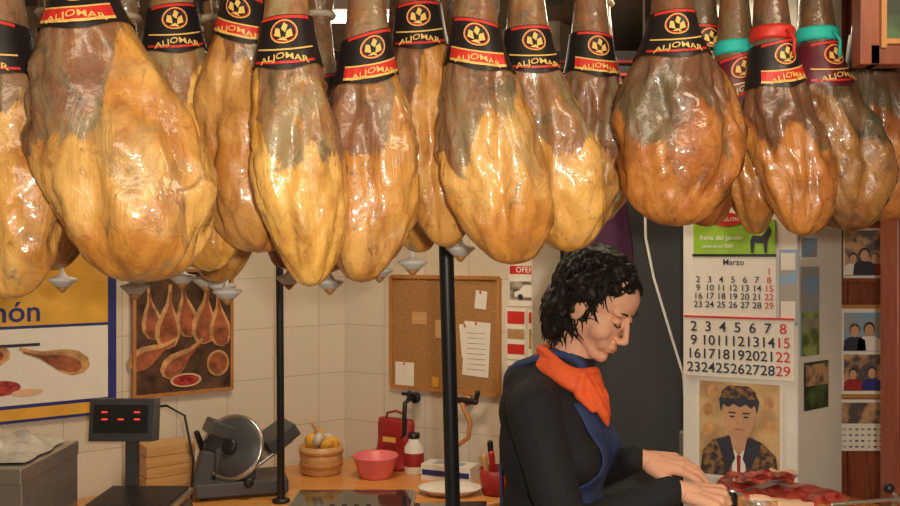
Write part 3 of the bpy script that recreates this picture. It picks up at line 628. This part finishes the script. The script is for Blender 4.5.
def strap(pts,wd,name):
    b=B(); P2=[]
    for i in range(len(pts)-1):
        for k in range(6): P2.append(V(pts[i]).lerp(V(pts[i+1]),k/6))
    P2.append(V(pts[-1])); pr=[]
    for p in P2:
        c,nn,_,_=bvh.find_nearest(p); nn=(p-c).normalized() if (p-c).length>.004 else nn; pr.append((c,nn))
    for _ in range(3): pr=[pr[0]]+[((pr[i-1][0]+pr[i][0]*2+pr[i+1][0])/4,(pr[i-1][1]+pr[i][1]*2+pr[i+1][1]).normalized()) for i in range(1,len(pr)-1)]+[pr[-1]]
    vs=[];fs=[]
    for i,(c,nn) in enumerate(pr):
        t=(pr[min(i+1,len(pr)-1)][0]-pr[max(i-1,0)][0]).normalized(); s=t.cross(nn).normalized()
        vs+= [c+nn*.001-s*wd,c+nn*.005,c+nn*.001+s*wd]
    for i in range(len(pr)-1):
        for k in (0,1): q=i*3+k; fs.append((q,q+1,q+4,q+3))
    b.add(vs,fs,'apron',True); o=b.done(name); m=o.modifiers.new('s','SOLIDIFY'); m.thickness=.004
    kid(o,body)
for l in(-1,1): strap([bp(.2,.075*l,1.35),bp(.12,.072*l,1.45),bp(0,.072*l,1.5),bp(-.1,.055*l,1.47),bp(-.2,.0*l,1.38),bp(-.25,-.05*l,1.2),bp(-.25,-.1*l,1.08)],.012,'apron_strap')
for l in(-1,1): strap([bp(.1,.16*l,1.06),bp(0,.25*l,1.05),bp(-.15,.2*l,1.05),bp(-.25,.0,1.05)],.010,'apron_tie')
# head
HC=V((.336,2.085,1.580))
yaw=math.radians(-36); pitch=math.radians(32)
HR=(Matrix.Rotation(yaw,3,'Z')@Matrix.Rotation(pitch,3,'Y'))
hp=lambda x,y,z: HC+HR@V((x,y,z))
b=B()
def e(c,r,k='skin',R=None): b.ell(hp(*c),r,k,HR@R if R else HR,24,14)
e((-.015,0,.035),(.095,.074,.09)); e((.026,0,-.018),(.060,.060,.078)); e((.043,0,.045),(.046,.055,.048))
e((.072,0,-.090),(.018,.018,.017))
for s in(-1,1):
    b.cap(hp(.005,.047*s,-.04),hp(.063,.013*s,-.089),.020,.016); e((.051,.036*s,-.028),(.030,.026,.028)); e((.072,.03*s,.027),(.014,.024,.007))
    e((.0,.075*s,-.005),(.018,.008,.03)); e((.098,.0095*s,-.036),(.0095,.0065,.006)); b.cap(hp(.066,.018*s,-.055),hp(.06,.028*s,-.04),.02,.02)
b.cap(hp(.082,0,.022),hp(.108,0,-.029),.0072,.0078); b.cap(hp(.107,0,-.031),hp(.092,0,-.038),.0085,.008)
e((.078,0,-.060),(.016,.024,.020)); e((.0895,0,-.0565),(.0085,.017,.0045)); e((.088,0,-.0665),(.0088,.015,.005))
b.cap(hp(-.02,0,-.05),bp(.03,0,1.40),.048,.053)
head=b.done('head',remesh=.0028,smooth=6); kid(head,body)
b=B()
for s in(-1,1):
    b.ell(hp(.0735,.029*s,.008),(.0125,.0145,.0105),'skin',HR,16,10)
    b.tube([hp(.082,(.017)*s,.003),hp(.0875,.024*s,-.001),hp(.0875,.031*s,-.002),hp(.084,.038*s,.0),hp(.079,.043*s,.004)],.0017,'hair',6)
    b.tube([hp(.088,.014*s,.026),hp(.089,.024*s,.032),hp(.083,.036*s,.033),hp(.075,.045*s,.028)],[.0014,.0024,.002,.0008],'hair',6)
b.tube([hp(.087,-.018,-.0615),hp(.0950,-.009,-.0600),hp(.0968,0,-.0605),hp(.0950,.009,-.0600),hp(.087,.018,-.0615)],[.001,.0026,.003,.0026,.001],'lips',8)
b.tube([hp(.087,-.014,-.0640),hp(.0940,-.007,-.0660),hp(.0952,0,-.0665),hp(.0940,.007,-.0660),hp(.087,.014,-.0640)],[.001,.003,.0034,.003,.001],'lips',8)
o=b.done('facial_features'); kid(o,body)
# hair
rh=random.Random(4)
def onh():
    while True:
        d=V((rh.gauss(0,1),rh.gauss(0,1),rh.gauss(0,1))).normalized()
        p=V((-.018+d.x*.100,d.y*.083,.036+d.z*.093))
        if rh.random()<.35 :
            a=rh.uniform(math.pi*.40,math.pi*1.60); z=rh.uniform(-.105,-.01); k=1-.3*max(0,-z-.05)/.05
            p=V((-.022+.088*k*math.cos(a),.078*k*math.sin(a),z)); d=V((math.cos(a),math.sin(a),-.1)).normalized()
        if p.x>.03 and p.z<.070: continue
        if p.x>.014 and p.z<.02: continue
        if p.z<-.055 and p.x>-.02: continue
        return p,d
base=B()
base.ell(hp(-.024,0,.041),(.097,.080,.091),'hair',HR); base.ell(hp(-.045,0,-.02),(.065,.076,.078),'hair',HR)
for i in range(300):
    p,d=onh(); base.ell(hp(*p),(.012,.012,.010),'hair',None,8,6)
hb=base.done('hair_base',remesh=.005,smooth=1); kid(hb,body)
b=B()
for i in range(1300):
    p,d=onh(); q=hp(*(p+d*.001)); dn=(HR@d)
    dirn=(V((0,0,-1))*rh.uniform(.7,1.2)+V((rh.gauss(0,.35),rh.gauss(0,.35),rh.gauss(0,.2)))); dirn=(dirn-dn*dirn.dot(dn)*.95).normalized()
    a=dn; s=dirn.cross(a).normalized(); R=rh.uniform(.003,.008); Ln=rh.uniform(.04,.07); tn=rh.uniform(.6,1.2)
    if p.z<-.05: Ln*=.6
    if p.x>.02: Ln*=.5
    P2=[];n=14
    for k in range(n):
        t=k/(n-1); an=t*tn*2*math.pi+i; rr=R*(1-.2*t); cen=q+dirn*Ln*t; 
        P2.append(cen+(a*math.cos(an)*.5+s*math.sin(an))*rr-dn*.012*t*t)
    b.tube(P2,[.0005+.0016*math.sin(math.pi*min(.95,max(.08,k/(n-1)))) for k in range(n)],'hair',5)
o=b.done('curly_hair'); kid(o,body)
# scarf
b=B()
Cn=bp(.030,0,1.43)
for lay,(rr,dz,tr) in enumerate(((.064,.0,.016),(.070,-.016,.015),(.064,.018,.011))):
    ps=[]
    for k in range(25):
        a=2*math.pi*k/24; f=math.cos(a); l=math.sin(a)
        ps.append(Cn+fd*(rr*f)-rt*(rr*l)+up*(dz-.028*f+.006*math.sin(3*a+lay)))
    b.chain(ps,[tr]*25,'scarf')
tipn=bp(.135,-.035,1.310)
for s0,s1 in((-.05,-.045),(-.02,-.035),(.01,-.025)):
    b.chain([bp(.09,s0,1.405),bp(.112,s0,1.37),bp(.128,s1,1.335),tipn],[.014,.013,.012,.005],'scarf')
b.chain([bp(.08,-.055,1.42),bp(.078,-.07,1.38),bp(.108,-.06,1.345)],[.014,.012,.007],'scarf')
o=b.done('orange_neckerchief',remesh=.004,smooth=2); kid(o,body)
def hand(name,W,d,n,side,curl,spread,thumbc,fore):
    d=V(d).normalized(); n=V(n); n=(n-d*n.dot(d)).normalized(); s=d.cross(n)*side
    b=B(); W=V(W)
    b.cap(V(fore),W,.027,.023); b.cap(W,W+d*.03,.023,.02)
    offs=[.030,.010,-.011,-.030]; kl=[.084,.088,.083,.074]; fl=[(.037,.023,.018),(.041,.026,.019),(.038,.024,.018),(.030,.018,.016)]
    for i in range(4):
        K=W+d*kl[i]+s*offs[i]-n*.002*abs(i-1)
        b.cap(W+d*.02+s*offs[i]*.5,K,.015,.0115)
        if i: b.cap(W+d*kl[i]*.6+s*(offs[i]+offs[i-1])*.42,K.lerp(W+d*kl[i-1]+s*offs[i-1],.5)-d*.006,.012,.0095)
        ang=0;p=K; rs=[.0094,.0086,.0078,.0066]
        if i==3: rs=[r*.88 for r in rs]
        for k in range(3):
            ang+=curl[k]*(1+.08*i); dd=(d*math.cos(ang)-n*math.sin(ang)+s*spread*(1.5-i)*.14).normalized()
            p2=p+dd*fl[i][k]; b.cap(p,p2,rs[k],rs[k+1]); p=p2
    t0=W+d*.02+s*.018-n*.006; t1=W+d*.052+s*.047-n*.012-n*.01*thumbc; t2=t1+(d*.85+s*(.45-.5*thumbc)-n*(.2+.5*thumbc)).normalized()*.034; t3=t2+(d*.95+s*(.15-.6*thumbc)-n*(.2+.4*thumbc)).normalized()*.026
    b.chain([t0,t1,t2,t3],[.018,.0125,.0108,.0085])
    o=b.done(name,remesh=.0024,smooth=2); kid(o,body); return s
dR=V((.90,-.25,-.06)); nR=V((.1,-.35,.93))
s1=hand('right_hand',Wn+V((.018,-.002,.002)),dR,nR,-1,(1.0,1.15,.7),.1,.8,En.lerp(Wn,.85))
dL=V((.93,-.18,-.06)); nL=V((.1,-.35,.93))
s2=hand('left_hand',Wf+V((.018,-.004,.0)),dL,nL,1,(.3,.42,.35),1.2,.15,Ef.lerp(Wf,.85))
b=B(); d=dR.normalized(); n=(nR-d*nR.dot(d)).normalized(); Wk=Wn+V((.018,-.002,.002))
gc=Wk+d*.108-n*.028
b.cap(gc-s1*.055,gc+s1*.05,.010,.011,'black')
b.lathe([(.012,0),(.014,.004),(.012,.008)],(0,0,0),'steel',12,X=T(gc+s1*.052)@(s1.to_track_quat('Z','Y').to_matrix().to_4x4()))
pb=gc+s1*.055; tp=gc+s1*.10+V((.15,.02,.012))
vs=[]; bd=(tp-pb).normalized(); bw=bd.cross(n).normalized()
for t in [i/10 for i in range(11)]:
    c=pb.lerp(tp,t); w=.007*(1-max(0,(t-.75)/.25)**1.5*.9); vs+=[c-bw*w+n*.0008,c+bw*w,c-bw*w-n*.0008]
fs=[]
for i in range(10): q=i*3; fs+=[(q,q+1,q+4,q+3),(q+1,q+2,q+5,q+4),(q+2,q,q+3,q+5)]
b.add(vs,fs,'steel'); o=b.done('carving_knife')
# ---------------------------------------------------------------- sliced ham on holder
b=B(); rings=[];n=40;Nn=48
KH=[(0,0),(.01,.035),(.04,.065),(.09,.083),(.15,.083),(.2,.066),(.25,.045),(.30,.032),(.36,.024),(.40,.021),(.42,.0)]
ft=.044
for i in range(Nn+1):
    x=.42*i/Nn; r=cr(KH,x); cz=-.03*sst(.15,.4,x); rg=[]
    for j in range(n):
        a=2*math.pi*j/n; z=cz+r*.95*math.sin(a)*(1+.04*noise.noise(V((x*12,a,0)))); y=r*math.cos(a)*(1+.06*noise.noise(V((x*10,math.cos(a),4))))
        top=ft-.018*sst(.05,.25,x)-.18*max(0,-y-.01)
        if x<.30 and z>top: z=top+.008*noise.noise(V((x*30,y*30,1)))
        rg.append(V((x,y,z)))
    rings.append(rg)
b.loft(rings,'amber'); b.at['skin']=[.1]*len(b.v); b.mi('meat'); b.mi('fatw')
for fi,f in enumerate(b.f):
    c=sum((b.v[a] for a in f),V())/len(f); top=ft-.018*sst(.05,.25,c.x)-.18*max(0,-c.y-.01)
    if c.x<.30 and c.z>top-.008: b.m[fi]=b.mi('meat') if (abs(c.y)<.066 and c.x>.012) else b.mi('fatw')
for i in range(16):
    a=random.uniform(-.6,.6); x=random.uniform(.06,.18);y=random.uniform(-.045,.035)
    vs=[];fs=[];L1=random.uniform(.024,.034);W1=random.uniform(.014,.02); nn=8
    z=ft+.002+.0010*i-.18*max(0,-y-.01)
    for p in range(nn+1):
        for q in range(4):
            u=(p/nn*2-1); vv=(q/3*2-1)*math.sqrt(max(.15,1-u*u*.8)); vs.append((x+(u*L1*math.cos(a)-vv*W1*math.sin(a)),y+(u*L1*math.sin(a)+vv*W1*math.cos(a)),z+.0025*math.sin(u*5+i)+.003*math.sin(vv*3)))
    for p in range(nn):
        for q in range(3): o0=p*4+q; fs.append((o0,o0+1,o0+5,o0+4))
    b.add(vs,fs,'meat' if i%4 else 'fatw',True)
b.done('sliced_serrano_ham',(.565,1.94,1.165),rz=-.05)
b=B(); b.box((.2,0,.015),(.50,.2,.03),'woodL'); b.box((.12,0,.07),(.09,.09,.08),'woodL'); b.cap((.40,0,.03),(.40,0,.155),.009,.009,'steel')
rp=[V((.40,.034*math.cos(a),.186+.034*math.sin(a))) for a in [2*math.pi*k/24 for k in range(25)]]; b.tube(rp,.005,'steel',8)
b.cap((.40,-.02,.218),(.37,-.03,.25),.004,.004,'steel'); b.ell((.365,-.03,.255),(.011,.011,.011),'black',seg=14,rg=10)
b.cap((.24,-.05,.225),(.41,-.03,.236),.004,.004,'steel')
b.done('ham_holder',(.56,1.94,.95),rz=-.05,bevel=.002)
b=B(); b.lathe([(.0005,0),(.07,0),(.11,.015),(.112,.018),(.068,.005),(.0005,.004)],(0,0,0),'white',32)
for i in range(9): b.ell((.05*math.cos(i),.05*math.sin(i),.012+.002*i),(.03,.018,.003),'meat',Euler((.2,.1,i)).to_matrix(),10,6)
b.done('plate_of_sliced_ham',(1.25,1.8,.95))
# ---------------------------------------------------------------- lights
def area(name,loc,tgt,size,en,col,sy=None):
    l=bpy.data.lights.new(name,'AREA'); l.energy=en; l.color=col; l.size=size
    if sy: l.shape='RECTANGLE'; l.size_y=sy
    o=bpy.data.objects.new(name,l); SC.collection.objects.link(o); o.location=loc; o.rotation_euler=(V(tgt)-V(loc)).to_track_quat('-Z','Y').to_euler(); return o
area('shop_ceiling_light',(-.3,-.2,2.45),(0,1.8,1.5),1.1,11,(1,.82,.58),.4)
area('shop_ceiling_light',(.9,.7,2.48),(.7,2.3,1.3),.6,8,(1,.8,.56),.3)
area('counter_ceiling_light',(-.3,2.72,2.36),(-.35,3.1,.8),.6,14,(1,.80,.54),.15)
area('counter_ceiling_light',(.6,2.55,2.45),(.7,2.4,1.0),.4,6,(1,.82,.58),.2)
l=bpy.data.lights.new('flash','POINT'); l.energy=74; l.shadow_soft_size=.03; l.color=(1,.91,.76); o=bpy.data.objects.new('camera_flash',l); SC.collection.objects.link(o); o.location=(.08,-.02,1.76)
w=bpy.data.worlds.new('w'); SC.world=w; w.use_nodes=True; w.node_tree.nodes['Background'].inputs[0].default_value=(1,.78,.55,1); w.node_tree.nodes['Background'].inputs[1].default_value=.2
c=bpy.data.cameras.new('cam'); c.lens=36; c.sensor_width=36; o=bpy.data.objects.new('camera',c); SC.collection.objects.link(o); o.location=(0,0,1.7); o.rotation_euler=(math.radians(90),0,0); SC.camera=o
